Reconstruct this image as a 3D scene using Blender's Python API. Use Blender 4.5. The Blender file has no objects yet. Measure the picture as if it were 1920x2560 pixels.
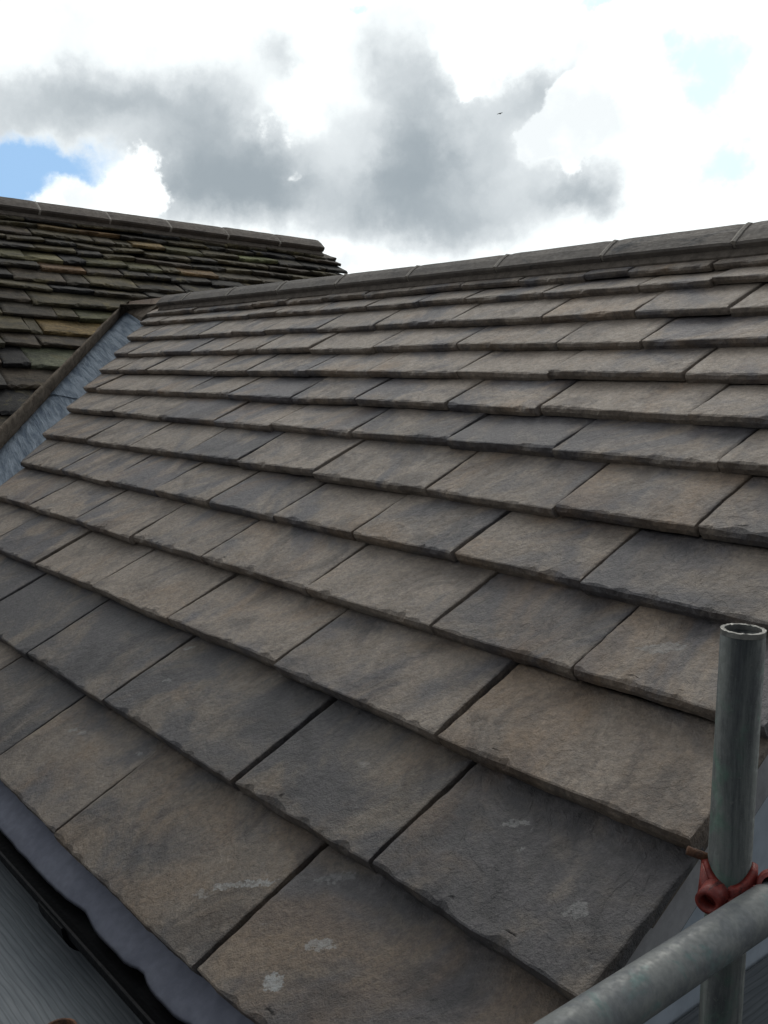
import bpy, bmesh, math, random
from mathutils import Vector, Matrix, noise
R = math.radians
scene = bpy.context.scene
col = scene.collection

# ------------------------------------------------------------------ camera
TH = R(32.467)                       # pitch of the new roof
ST, CT = math.sin(TH), math.cos(TH)
CAM = Vector((0, -0.59054, 0.92804))
RGT = Vector((0.63791961, 0.77009035, 0.00440652))
DWN = Vector((0.1138287, -0.08863003, -0.98953916))
FWD = Vector((-0.76164401, 0.63174802, -0.14419721))
cd = bpy.data.cameras.new('camera')
cam = bpy.data.objects.new('camera', cd); col.objects.link(cam)
cam.matrix_world = Matrix(((RGT.x, -DWN.x, -FWD.x, CAM.x), (RGT.y, -DWN.y, -FWD.y, CAM.y), (RGT.z, -DWN.z, -FWD.z, CAM.z), (0, 0, 0, 1)))
cd.sensor_fit = 'VERTICAL'; cd.sensor_height = 36.0; cd.lens = 0.9545 * 36.0
cd.clip_start = 0.02; cd.clip_end = 3000
scene.camera = cam

# ------------------------------------------------------------------ node helper
class NT:
    def __init__(s, tree): s.t = tree; s.n = tree.nodes; s.l = tree.links
    def node(s, typ, **kw):
        n = s.n.new(typ)
        for k, v in kw.items(): setattr(n, k, v)
        return n
    def put(s, sock, v):
        if isinstance(v, bpy.types.NodeSocket): s.l.new(v, sock)
        elif v is not None:
            if isinstance(v, (tuple, list)) and len(v) == 3 and sock.type == 'RGBA': v = (*v, 1)
            sock.default_value = v
    def m(s, op, a, b=None, c=None, clamp=False):
        n = s.node('ShaderNodeMath', operation=op, use_clamp=clamp)
        for i, v in enumerate((a, b, c)):
            if v is not None: s.put(n.inputs[i], v)
        return n.outputs[0]
    def vm(s, op, a, b=None):
        n = s.node('ShaderNodeVectorMath', operation=op); s.put(n.inputs[0], a)
        if b is not None: s.put(n.inputs[3 if op == 'SCALE' else 1], b)
        return n.outputs['Value'] if op in ('DOT_PRODUCT', 'LENGTH', 'DISTANCE') else n.outputs[0]
    def noise(s, vec, scale, detail=4, rough=.5, dist=0, dim='3D'):
        n = s.node('ShaderNodeTexNoise', noise_dimensions=dim); s.put(n.inputs['Vector'], vec)
        s.put(n.inputs['Scale'], scale); s.put(n.inputs['Detail'], detail); s.put(n.inputs['Roughness'], rough); s.put(n.inputs['Distortion'], dist)
        return n.outputs['Fac'], n.outputs['Color']
    def ramp(s, v, a, b, x=0., y=1., smooth=True):
        n = s.node('ShaderNodeMapRange', interpolation_type='SMOOTHSTEP' if smooth else 'LINEAR'); n.clamp = True
        for i, q in enumerate((v, a, b, x, y)): s.put(n.inputs[i], q)
        return n.outputs[0]
    def mix(s, f, a, b, mode='MIX'):
        n = s.node('ShaderNodeMix', data_type='RGBA', blend_type=mode)
        s.put(n.inputs[0], f); s.put(n.inputs[6], a); s.put(n.inputs[7], b); return n.outputs[2]
    def mapping(s, vec, rot=(0, 0, 0), scale=(1, 1, 1), loc=(0, 0, 0)):
        n = s.node('ShaderNodeMapping'); s.put(n.inputs[0], vec); n.inputs[1].default_value = loc; n.inputs[2].default_value = rot; n.inputs[3].default_value = scale
        return n.outputs[0]
    def comb(s, x, y, z):
        n = s.node('ShaderNodeCombineXYZ')
        for i, v in enumerate((x, y, z)): s.put(n.inputs[i], v)
        return n.outputs[0]
    def sep(s, v):
        n = s.node('ShaderNodeSeparateXYZ'); s.put(n.inputs[0], v); return n.outputs

# ------------------------------------------------------------------ sky and sun
SUN_AZ, SUN_EL = R(-36), R(46)       # azimuth measured from +Y towards +X
world = bpy.data.worlds.new('World'); scene.world = world; world.use_nodes = True
w = NT(world.node_tree); w.n.clear()
sky = w.node('ShaderNodeTexSky', sky_type='NISHITA'); sky.sun_disc = False
sky.sun_elevation = SUN_EL; sky.sun_rotation = SUN_AZ
d = w.node('ShaderNodeTexCoord').outputs['Generated']
dn = w.vm('NORMALIZE', d)
_, nc1 = w.noise(dn, 5.5, 9, .62)
_, nc2 = w.noise(dn, 22, 6, .6)
wp = w.vm('ADD', w.vm('SCALE', w.vm('SUBTRACT', nc1, (.5, .5, .5)), .105), w.vm('SCALE', w.vm('SUBTRACT', nc2, (.5, .5, .5)), .045))
dw = w.vm('ADD', dn, wp)
x, y, z = w.sep(w.vm('NORMALIZE', dw))
az = w.m('MULTIPLY', w.m('ARCTAN2', x, y), 180 / math.pi)
el = w.m('MULTIPLY', w.m('ARCSINE', z), 180 / math.pi)
def pix(u, v):                        # sky position as azimuth and elevation in degrees
    q = (RGT * ((u - 960) / 2443.5) + DWN * ((v - 1280) / 2443.5) + FWD).normalized()
    return math.degrees(math.atan2(q.x, q.y)), math.degrees(math.asin(q.z))
def blob(u, v, su, sv, wt):
    a, e = pix(u, v)
    t = w.m('ADD', w.m('POWER', w.m('DIVIDE', w.m('SUBTRACT', az, a), su / 44), 2), w.m('POWER', w.m('DIVIDE', w.m('SUBTRACT', el, e), sv / 44), 2))
    return w.m('MULTIPLY', w.m('EXPONENT', w.m('MULTIPLY', t, -1)), wt)
def total(L):
    s = None
    for q in L:
        b = blob(*q); s = b if s is None else w.m('ADD', s, b)
    return s
GREY = [(1400, 230, 110, 55, .6), (1470, 470, 120, 55, .75), (1540, 330, 60, 130, .3), (735, 250, 60, 90, -.55), (620, 330, 40, 40, .2), (620, 380, 170, 110, .55), (1000, 420, 130, 120, .4), (160, 200, 150, 60, .35), (450, 330, 190, 150, 1.0), (560, 480, 190, 80, .95), (300, 240, 200, 60, .6), (30, 270, 190, 80, .75), (120, 60, 160, 60, .3), (1010, 250, 110, 200, .85),
        (900, 480, 260, 110, .9), (1180, 420, 230, 130, .95), (1330, 260, 150, 75, .8), (1150, 560, 170, 60, .75), (680, 120, 75, 60, .6),
        (760, 270, 60, 60, .3), (1450, 150, 40, 70, .3), (1460, 470, 90, 60, .6), (1560, 260, 70, 60, .4), (800, 300, 120, 80, .35)]
WHITE = [(1420, 300, 85, 90, 1.5), (1500, 250, 80, 90, .9), (1330, 345, 45, 40, 1.0), (1180, 180, 35, 60, .6), (690, 415, 40, 26, .42), (330, 470, 70, 60, 1.1), (230, 500, 110, 45, 1.0), (1150, 120, 60, 110, .9), (700, 270, 90, 60, .5),
         (820, 640, 200, 45, .8), (1420, 420, 40, 50, .6)]
BLUE = [(50, 415, 190, 62, .95), (10, 460, 150, 50, .6)]
CYAN = [(1740, 130, 70, 55, .62), (1860, 150, 80, 50, .62), (1750, 290, 60, 70, .6), (1840, 250, 60, 60, .55), (1880, 410, 110, 50, .75), (1760, 480, 130, 40, .75), (1060, 630, 110, 34, .6), (900, 5, 40, 20, .8), (1480, 3, 40, 20, .8)]
nf, _ = w.noise(dn, 9, 8, .6)
nl, _ = w.noise(dn, 2.2, 4, .5)
back = w.ramp(w.m('ADD', w.vm('DOT_PRODUCT', dn, (0.75, -0.62, 0.1)), w.m('MULTIPLY', nl, .5)), -.25, .85, 0, 1.0)
tw = total(WHITE)
gsum = w.m('SUBTRACT', total(GREY), w.m('MULTIPLY', tw, .45))
gs = w.m('ADD', gsum, w.m('MULTIPLY', w.m('SUBTRACT', nf, .5), .75))
gfac = w.ramp(gs, -.08, .72)
shade = w.mix(w.ramp(w.m('ADD', gs, w.m('MULTIPLY', w.m('SUBTRACT', w.noise(dw, 4.2, 6, .6)[0], .5), 1.9)), .25, 1.95), (8.0, 8.5, 8.75), (3.55, 4.1, 4.5))
cloud = w.mix(gfac, (11.5, 12.1, 12.1), shade)
nh, _ = w.noise(dn, 26, 8, .62)
wf = w.ramp(w.m('ADD', tw, w.m('ADD', w.m('MULTIPLY', w.m('SUBTRACT', nh, .5), 1.1), w.m('MULTIPLY', w.m('SUBTRACT', nf, .5), .8))), .42, .72)
cloud = w.mix(wf, cloud, w.mix(w.ramp(nf, .35, .6), (9.2, 9.7, 9.9), (12.2, 12.6, 12.6)))
bfac = w.ramp(w.m('ADD', total(BLUE), w.m('MULTIPLY', w.m('SUBTRACT', nf, .5), .8)), .15, .75)
cfac = w.ramp(w.m('ADD', total(CYAN), w.m('MULTIPLY', w.m('SUBTRACT', nf, .5), 2.4)), .50, 1.0, 0, .8)
clear = w.mix(.88, w.mix(1.0, sky.outputs[0], (.75, .95, 1.25), 'MULTIPLY'), (3.7, 6.0, 9.0))
c1 = w.mix(cfac, cloud, (7.6, 10.6, 11.6))
c2 = w.mix(w.m('MULTIPLY', bfac, w.m('SUBTRACT', 1.0, w.m('MULTIPLY', w.ramp(total(WHITE), .3, .8), .9))), c1, clear)
bg = w.node('ShaderNodeBackground'); w.put(bg.inputs[0], w.mix(back, c2, w.mix(w.ramp(nl, .35, .65), (1.7, 1.85, 2.1), (3.4, 3.7, 4.0)))); bg.inputs[1].default_value = 0.1
w.l.new(bg.outputs[0], w.node('ShaderNodeOutputWorld').inputs[0])

sl = bpy.data.lights.new('sun', 'SUN'); sl.energy = 0.9; sl.angle = R(24); sl.color = (1, .95, .87)
sun = bpy.data.objects.new('sun', sl); col.objects.link(sun)
sd = Vector((math.sin(SUN_AZ) * math.cos(SUN_EL), math.cos(SUN_AZ) * math.cos(SUN_EL), math.sin(SUN_EL)))
sun.rotation_euler = sd.to_track_quat('Z', 'Y').to_euler(); sun.location = sd * 50
vs = scene.view_settings
vs.view_transform = 'Standard'; vs.look = 'None'; vs.exposure = 0; vs.gamma = 1; vs.use_curve_mapping = False
scene.cycles.use_denoising = True
try:
    scene.cycles.denoiser = 'OPENIMAGEDENOISE'; scene.cycles.denoising_input_passes = 'RGB_ALBEDO_NORMAL'
except Exception: pass
scene.cycles.max_bounces = 6

# ------------------------------------------------------------------ materials
def new_mat(name):
    m = bpy.data.materials.new(name); m.use_nodes = True
    t = NT(m.node_tree); b = t.n['Principled BSDF']; return m, t, b
def bump(t, b, h, strength, dist=.003):
    n = t.node('ShaderNodeBump'); n.inputs['Strength'].default_value = strength; n.inputs['Distance'].default_value = dist
    t.put(n.inputs['Height'], h); t.l.new(n.outputs[0], b.inputs['Normal']); return n

SPOTS = [(-1.27, .222, .036, .007, .62, 1.0), (-1.315, .190, .030, .0045, .66, .8), (-1.345, .155, .018, .006, .4, .5), (-1.09, .127, .018, .014, .3, 1.15), (-1.077, .208, .026, .011, .5, .8), (-2.092, .25, .018, .007, .5, .7),
         (-2.05, .262, .012, .007, .4, .5), (-1.826, .288, .011, .009, .3, .7), (-2.021, .557, .020, .005, .6, .75), (-1.95, .455, .013, .006, .6, .55), (-.758, .435, .014, .015, 0, .45),
         (-.937, .514, .020, .007, .6, .45), (-.92, .902, .040, .012, .5, .55), (-1.278, .488, .014, .007, .3, .3), (-1.16, .30, .040, .006, .7, .4)]
def slate_mat():
    m, t, b = new_mat('riven_sandstone')
    co = t.node('ShaderNodeTexCoord').outputs['Object']
    oi = t.node('ShaderNodeObjectInfo')
    rnd = oi.outputs['Random']; oc = t.sep(oi.outputs['Color'])   # r: blueness, g: value, b: rust
    off = t.vm('SCALE', (37.3, 91.7, 13.1), rnd)
    off = t.node('ShaderNodeVectorMath', operation='SCALE'); off.inputs[0].default_value = (37.3, 91.7, 13.1); t.l.new(rnd, off.inputs[3])
    p = t.vm('ADD', co, off.outputs[0])
    vr = t.node('ShaderNodeVectorRotate', rotation_type='Z_AXIS'); t.put(vr.inputs['Vector'], p); t.put(vr.inputs['Angle'], t.m('MULTIPLY', t.m('SUBTRACT', t.m('FRACT', t.m('MULTIPLY', rnd, 7.31)), .5), 1.2)); p = vr.outputs[0]
    st = t.mapping(p, rot=(0, 0, R(-24)), scale=(1.3, .95, 1.2))
    a, ac = t.noise(st, 3.3, 6, .62, .7)
    a2, _ = t.noise(st, 11, 4, .6, .5)
    f1, _ = t.noise(p, 95, 5, .7)
    f2, _ = t.noise(t.mapping(p, rot=(0, 0, R(-20)), scale=(1.2, .85, 1)), 46, 6, .72)
    f3, _ = t.noise(p, 320, 3, .6)
    mixf = t.m('ADD', t.m('ADD', t.m('MULTIPLY', a, 2.6), t.m('MULTIPLY', a2, .45)), t.m('MULTIPLY', t.m('SUBTRACT', oc[0], .5), .68))
    blue = t.ramp(mixf, 1.36, 1.80)
    rust = t.ramp(t.m('ADD', t.sep(ac)[1], t.m('MULTIPLY', oc[2], .3)),   .55, .76)
    buff = t.mix(t.ramp(a2, .35, .7), (.146, .118, .094), (.198, .164, .133))
    dark = t.mix(t.ramp(f2, .3, .7), (.052, .047, .049), (.104, .096, .100))
    c = t.mix(blue, buff, dark)
    c = t.mix(t.m('MULTIPLY', rust, .42), c, (.185, .115, .060))
    stn, _ = t.noise(t.mapping(p, rot=(0, 0, R(-30)), scale=(1.15, 1.0, 1)), 4.6, 6, .64, .9)
    c = t.mix(t.ramp(stn, .49, .63, 0, .72), c, t.mix(1.0, c, (.42, .41, .44), 'MULTIPLY'))
    c = t.mix(t.ramp(f1, .25, .75, .0, .62), t.mix(1.0, c, (.62, .62, .64), 'MULTIPLY'), t.mix(1.0, c, (1.45, 1.43, 1.4), 'MULTIPLY'))
    c = t.mix(t.ramp(f3, .35, .7, 0, .35), c, t.mix(1.0, c, (1.8, 1.8, 1.8), 'MULTIPLY'))
    vv = t.m('MULTIPLY', oc[1], 2.4)
    c = t.mix(1.0, c, t.comb(vv, vv, vv), 'MULTIPLY')
    # pale lichen flecks and mortar smears
    sp, _ = t.noise(t.mapping(p, scale=(1.4, .8, 1)), 26, 6, .75, .3)
    c = t.mix(t.ramp(sp, .63, .74, 0, .5), c, (.215, .212, .208))
    _, wc = t.noise(co, 55, 6, .7)
    cw = t.vm('ADD', co, t.vm('SCALE', t.vm('SUBTRACT', wc, (.5, .5, .5)), .052))
    sx, sy, _z = t.sep(cw); tot = None
    for (X, Y, ra, rb, ang, wt) in SPOTS:
        dx = t.m('SUBTRACT', sx, X); dy = t.m('SUBTRACT', sy, Y); ca, sa = math.cos(ang), math.sin(ang)
        e1 = t.m('DIVIDE', t.m('ADD', t.m('MULTIPLY', dx, ca), t.m('MULTIPLY', dy, sa)), ra)
        e2 = t.m('DIVIDE', t.m('SUBTRACT', t.m('MULTIPLY', dy, ca), t.m('MULTIPLY', dx, sa)), rb)
        v = t.m('MULTIPLY', t.ramp(t.m('ADD', t.m('MULTIPLY', e1, e1), t.m('MULTIPLY', e2, e2)), .7, 1.15, 1, 0), wt)
        tot = v if tot is None else t.m('MAXIMUM', tot, v)
    c = t.mix(t.m('MULTIPLY', tot, t.ramp(f1, .3, .6, .25, .9)), c, (.25, .25, .245))
    t.put(b.inputs['Base Color'], c)
    t.put(b.inputs['Roughness'], t.ramp(f2, .3, .7, .50, .72)); b.inputs['Specular IOR Level'].default_value = .55
    riv, _ = t.noise(t.mapping(p, rot=(0, 0, R(-20)), scale=(1.2, .7, 1)), 8, 7, .62, .6)
    riv2 = t.m('ADD', t.ramp(riv, .455, .475), t.ramp(riv, .56, .575))
    h = t.m('ADD', t.m('ADD', t.m('ADD', t.m('MULTIPLY', f2, 1.0), t.m('MULTIPLY', riv2, t.m('MULTIPLY', t.m('FRACT', t.m('MULTIPLY', rnd, 3.77)), .26))), t.m('MULTIPLY', f1, .55)), t.m('MULTIPLY', f3, .25))
    bump(t, b, h, .8, .008)
    return m
def old_mat():
    m, t, b = new_mat('mossy_old_stone')
    co = t.node('ShaderNodeTexCoord').outputs['Object']; oi = t.node('ShaderNodeObjectInfo')
    attr = t.node('ShaderNodeAttribute', attribute_name='tint').outputs['Color']
    a, _ = t.noise(t.mapping(co, scale=(.7, 1.3, 1)), 9, 6, .65, .6)
    f, _ = t.noise(co, 60, 5, .7)
    g, _ = t.noise(co, 24, 6, .72)
    c = t.mix(t.ramp(a, .36, .66), t.mix(1.0, attr, (.42, .43, .46), 'MULTIPLY'), attr)
    c = t.mix(t.ramp(f, .3, .7, 0, .6), t.mix(1.0, c, (.55, .55, .55), 'MULTIPLY'), t.mix(1.0, c, (1.35, 1.35, 1.3), 'MULTIPLY'))
    ms, _ = t.noise(co, 7, 6, .7, 1.0)
    c = t.mix(t.ramp(ms, .54, .68, 0, .6), c, (.125, .102, .045))
    c = t.mix(t.ramp(g, .70, .76, 0, .6), c, (.32, .33, .28))
    t.put(b.inputs['Base Color'], c); b.inputs['Roughness'].default_value = .8; b.inputs['Specular IOR Level'].default_value = .3
    bump(t, b, t.m('ADD', g, t.m('MULTIPLY', f, .5)), .8, .008)
    return m
def plain(name, c1, c2, scale=30, rough=.7, bmp=.3, stretch=(1, 1, 1), metal=0, spec=.5, c3=None, lim=(.35, .65)):
    m, t, b = new_mat(name)
    co = t.mapping(t.node('ShaderNodeTexCoord').outputs['Object'], scale=stretch)
    a, _ = t.noise(co, scale, 6, .65, .4); f, _ = t.noise(co, scale * 6, 4, .6)
    c = t.mix(t.ramp(a, *lim), c1, c2)
    if c3:
        g, _ = t.noise(co, scale * .45, 5, .7, .6); c = t.mix(t.ramp(g, .55, .68), c, c3)
    c = t.mix(t.ramp(f, .3, .7, 0, .35), c, t.mix(1.0, c, (.6, .6, .6), 'MULTIPLY'))
    t.put(b.inputs['Base Color'], c); t.put(b.inputs['Roughness'], t.ramp(f, .3, .7, max(rough - .1, .05), min(rough + .1, 1)))
    b.inputs['Metallic'].default_value = metal; b.inputs['Specular IOR Level'].default_value = spec
    if bmp: bump(t, b, t.m('ADD', a, t.m('MULTIPLY', f, .4)), bmp, .004)
    return m
def wood_mat():
    m, t, b = new_mat('weathered_board')
    co = t.node('ShaderNodeTexCoord').outputs['Object']
    oi = t.node('ShaderNodeObjectInfo').outputs['Random']
    off = t.node('ShaderNodeVectorMath', operation='SCALE'); off.inputs[0].default_value = (17, 23, 5); t.l.new(oi, off.inputs[3])
    p = t.vm('ADD', co, off.outputs[0])
    wv = t.node('ShaderNodeTexWave', wave_type='BANDS', bands_direction='Y'); t.put(wv.inputs['Vector'], t.mapping(p, scale=(.35, 1, 1)))
    wv.inputs['Scale'].default_value = 30; wv.inputs['Distortion'].default_value = 4.5; wv.inputs['Detail'].default_value = 3; wv.inputs['Detail Scale'].default_value = .7
    g, _ = t.noise(t.mapping(p, scale=(1.2, 26, 4)), 6, 5, .6)
    a, _ = t.noise(p, 4, 4, .6)
    c = t.mix(t.ramp(g, .3, .7), (.105, .116, .126), (.150, .160, .170))
    c = t.mix(t.ramp(wv.outputs['Fac'], .0, .25, .38, 0), c, (.045, .050, .056))
    c = t.mix(t.ramp(a, .35, .7, 0, .5), c, t.mix(1.0, c, (.62, .64, .68), 'MULTIPLY'))
    t.put(b.inputs['Base Color'], c); b.inputs['Roughness'].default_value = .85; b.inputs['Specular IOR Level'].default_value = .25
    bump(t, b, t.m('ADD', g, t.m('MULTIPLY', wv.outputs['Fac'], .3)), .35, .002)
    return m
def lead_mat():
    m, t, b = new_mat('lead')
    co = t.node('ShaderNodeTexCoord').outputs['Object']
    st = t.mapping(co, scale=(1, 12, 1))          # streaks run across the strip (local x)
    a, _ = t.noise(st, 3.2, 6, .65, .5); g, _ = t.noise(st, 14, 4, .7); f, _ = t.noise(co, 14, 5, .6)
    c = t.mix(t.ramp(a, .32, .66), (.13, .18, .25), (.38, .445, .525))
    c = t.mix(t.ramp(g, .56, .74, 0, .45), c, (.54, .59, .65))
    c = t.mix(t.ramp(f, .52, .72, 0, .5), c, (.18, .235, .30))
    t.put(b.inputs['Base Color'], c); b.inputs['Metallic'].default_value = .1; t.put(b.inputs['Roughness'], t.ramp(g, .3, .7, .42, .62))
    bump(t, b, t.m('ADD', a, t.m('MULTIPLY', f, .6)), .6, .014)
    return m
def galv_mat():
    m, t, b = new_mat('weathered_galvanised_steel')
    co = t.node('ShaderNodeTexCoord').outputs['Object']
    st = t.mapping(co, scale=(1, 1, .10))
    a, _ = t.noise(st, 42, 6, .7, .4); g, _ = t.noise(co, 120, 5, .7); k, _ = t.noise(co, 13, 5, .65, .8)
    c = t.mix(t.ramp(a, .36, .64), (.010, .013, .016), (.068, .075, .070))
    c = t.mix(t.ramp(k, .50, .68, 0, .75), c, (.026, .070, .048))
    c = t.mix(t.ramp(g, .55, .8, 0, .6), c, (.13, .13, .12))
    t.put(b.inputs['Base Color'], c); b.inputs['Metallic'].default_value = .2; t.put(b.inputs['Roughness'], t.ramp(g, .3, .7, .42, .68))
    bump(t, b, t.m('ADD', g, a), .3, .002)
    return m
M_SLATE, M_OLD, M_WOOD, M_LEAD, M_GALV = slate_mat(), old_mat(), wood_mat(), lead_mat(), galv_mat()
M_TUBE = plain('grey_galvanised_steel', (.100, .107, .115), (.160, .166, .162), 26, .55, .035, (1, 1, 1), .2, .45, (.10, .15, .145))
M_RIDGE = plain('ridge_stone', (.100, .087, .079), (.155, .135, .119), 14, .75, .4, (.7, 1.4, 1), 0, .35, (.046, .045, .048))
M_RIDGE_OLD = plain('weathered_ridge_stone', (.070, .057, .050), (.105, .086, .072), 12, .8, .4, (.7, 1.4, 1), 0, .3)
M_MORTAR = plain('mortar', (.26, .235, .21), (.36, .33, .295), 40, .9, .5, spec=.2)
M_MORTAR_BED = plain('brown_mortar', (.085, .070, .059), (.135, .113, .095), 26, .9, .6, spec=.2)
M_FILLET = plain('old_mortar', (.110, .088, .069), (.190, .156, .124), 22, .95, 1.0, spec=.15, c3=(.075, .058, .046))
M_FELT = plain('black_felt', (.012, .012, .013), (.022, .022, .024), 30, .9, .2)
M_SKIRT = plain('grey_membrane', (.165, .172, .215), (.195, .202, .245), 9, .8, .25, spec=.2)
M_GUTTER = plain('black_plastic', (.003, .003, .004), (.005, .005, .006), 20, .7, .1, spec=.12)
M_BARGE = plain('grey_bargeboard', (.25, .245, .255), (.32, .315, .325), 8, .6, .15, spec=.3)
M_RENDER = plain('pale_render', (.33, .37, .42), (.38, .42, .47), 4, .85, .15, spec=.2)
M_WALL = plain('old_stone_wall', (.16, .14, .11), (.30, .26, .21), 5, .9, .6, spec=.2)
M_RED = plain('red_painted_steel', (.13, .016, .013), (.23, .034, .024), 70, .5, .3, c3=(.035, .014, .014), spec=.4)
M_RUST = plain('rusty_steel', (.045, .018, .009), (.105, .042, .017), 70, .8, .6, metal=.15)
M_ZINC = plain('zinc_bolt', (.40, .40, .30), (.60, .58, .45), 60, .5, .2, metal=.4)
M_GROUND = plain('ground', (.07, .075, .06), (.13, .125, .10), 1.2, .95, .5)
M_BIRD = plain('bird', (.02, .02, .022), (.05, .05, .05), 8, .8, 0)

# ------------------------------------------------------------------ builders
def link(name, bm, mat, parent=None, smooth=False, mats=None):
    me = bpy.data.meshes.new(name); bm.normal_update(); bm.to_mesh(me); bm.free()
    for q in (mats or [mat]): me.materials.append(q)
    if smooth:
        for p in me.polygons: p.use_smooth = True
    o = bpy.data.objects.new(name, me); col.objects.link(o)
    if parent: o.parent = parent
    return o
def thing(name, loc, label, cat, group=None):
    o = bpy.data.objects.new(name, None); col.objects.link(o); o.location = loc; o.empty_display_size = .1
    return tag(o, label, cat, group)
def tag(o, label, cat, group=None):
    o['label'] = label; o['category'] = cat
    if group: o['group'] = group
    return o
def box(bm, lo, hi):
    vs_ = [bm.verts.new((x, y, z)) for x in (lo[0], hi[0]) for y in (lo[1], hi[1]) for z in (lo[2], hi[2])]
    for f in ((0, 1, 3, 2), (4, 6, 7, 5), (0, 4, 5, 1), (2, 3, 7, 6), (0, 2, 6, 4), (1, 5, 7, 3)): bm.faces.new([vs_[i] for i in f])
    return vs_
def prism(bm, poly, thick):            # poly: list of 3D points, extruded along the vector thick
    a = [bm.verts.new(p) for p in poly]; b = [bm.verts.new(Vector(p) + Vector(thick)) for p in poly]
    n = len(poly); bm.faces.new(a); bm.faces.new(b[::-1])
    for i in range(n): bm.faces.new((a[i], b[i], b[(i + 1) % n], a[(i + 1) % n]))
def frame(ax):
    ax = ax.normalized(); u = ax.orthogonal().normalized(); return u, ax.cross(u)
def tube(bm, a, b, ro, ri=None, seg=40, cap=True, rings=1, jag=0):
    a, b = Vector(a), Vector(b); u, v = frame(b - a); R_ = []
    def ring(c, r, j=0):
        return [bm.verts.new(c + (u * math.cos(2 * math.pi * i / seg) + v * math.sin(2 * math.pi * i / seg)) * r + (b - a).normalized() * (j * noise.noise(Vector((i * .9, r * 300, 3))))) for i in range(seg)]
    outer = [ring(a.lerp(b, k / rings), ro, jag if k == rings else 0) for k in range(rings + 1)]
    def bridge(A, B):
        for i in range(seg): bm.faces.new((A[i], A[(i + 1) % seg], B[(i + 1) % seg], B[i]))
    for A, B in zip(outer, outer[1:]): bridge(A, B)
    if ri:
        ia, ib = ring(a, ri), ring(b, ri, jag); bridge(ib, ia); bridge(outer[-1], ib); bridge(ia, outer[0])
    elif cap:
        bm.faces.new(outer[0][::-1]); bm.faces.new(outer[-1])
def fb(x, s=0., o=4):
    v, a, t = 0, 1, 0
    for k in range(o):
        v += a * noise.noise(Vector((x * 2 ** k, s + 7.7 * k, 1.3))); t += a; a *= .55
    return v / t
def fb2(x, y, s=0.):
    return .6 * noise.noise(Vector((x, y, s))) + .3 * noise.noise(Vector((x * 2.3, y * 2.3, s + 4))) + .15 * noise.noise(Vector((x * 5, y * 5, s + 9)))

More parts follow.
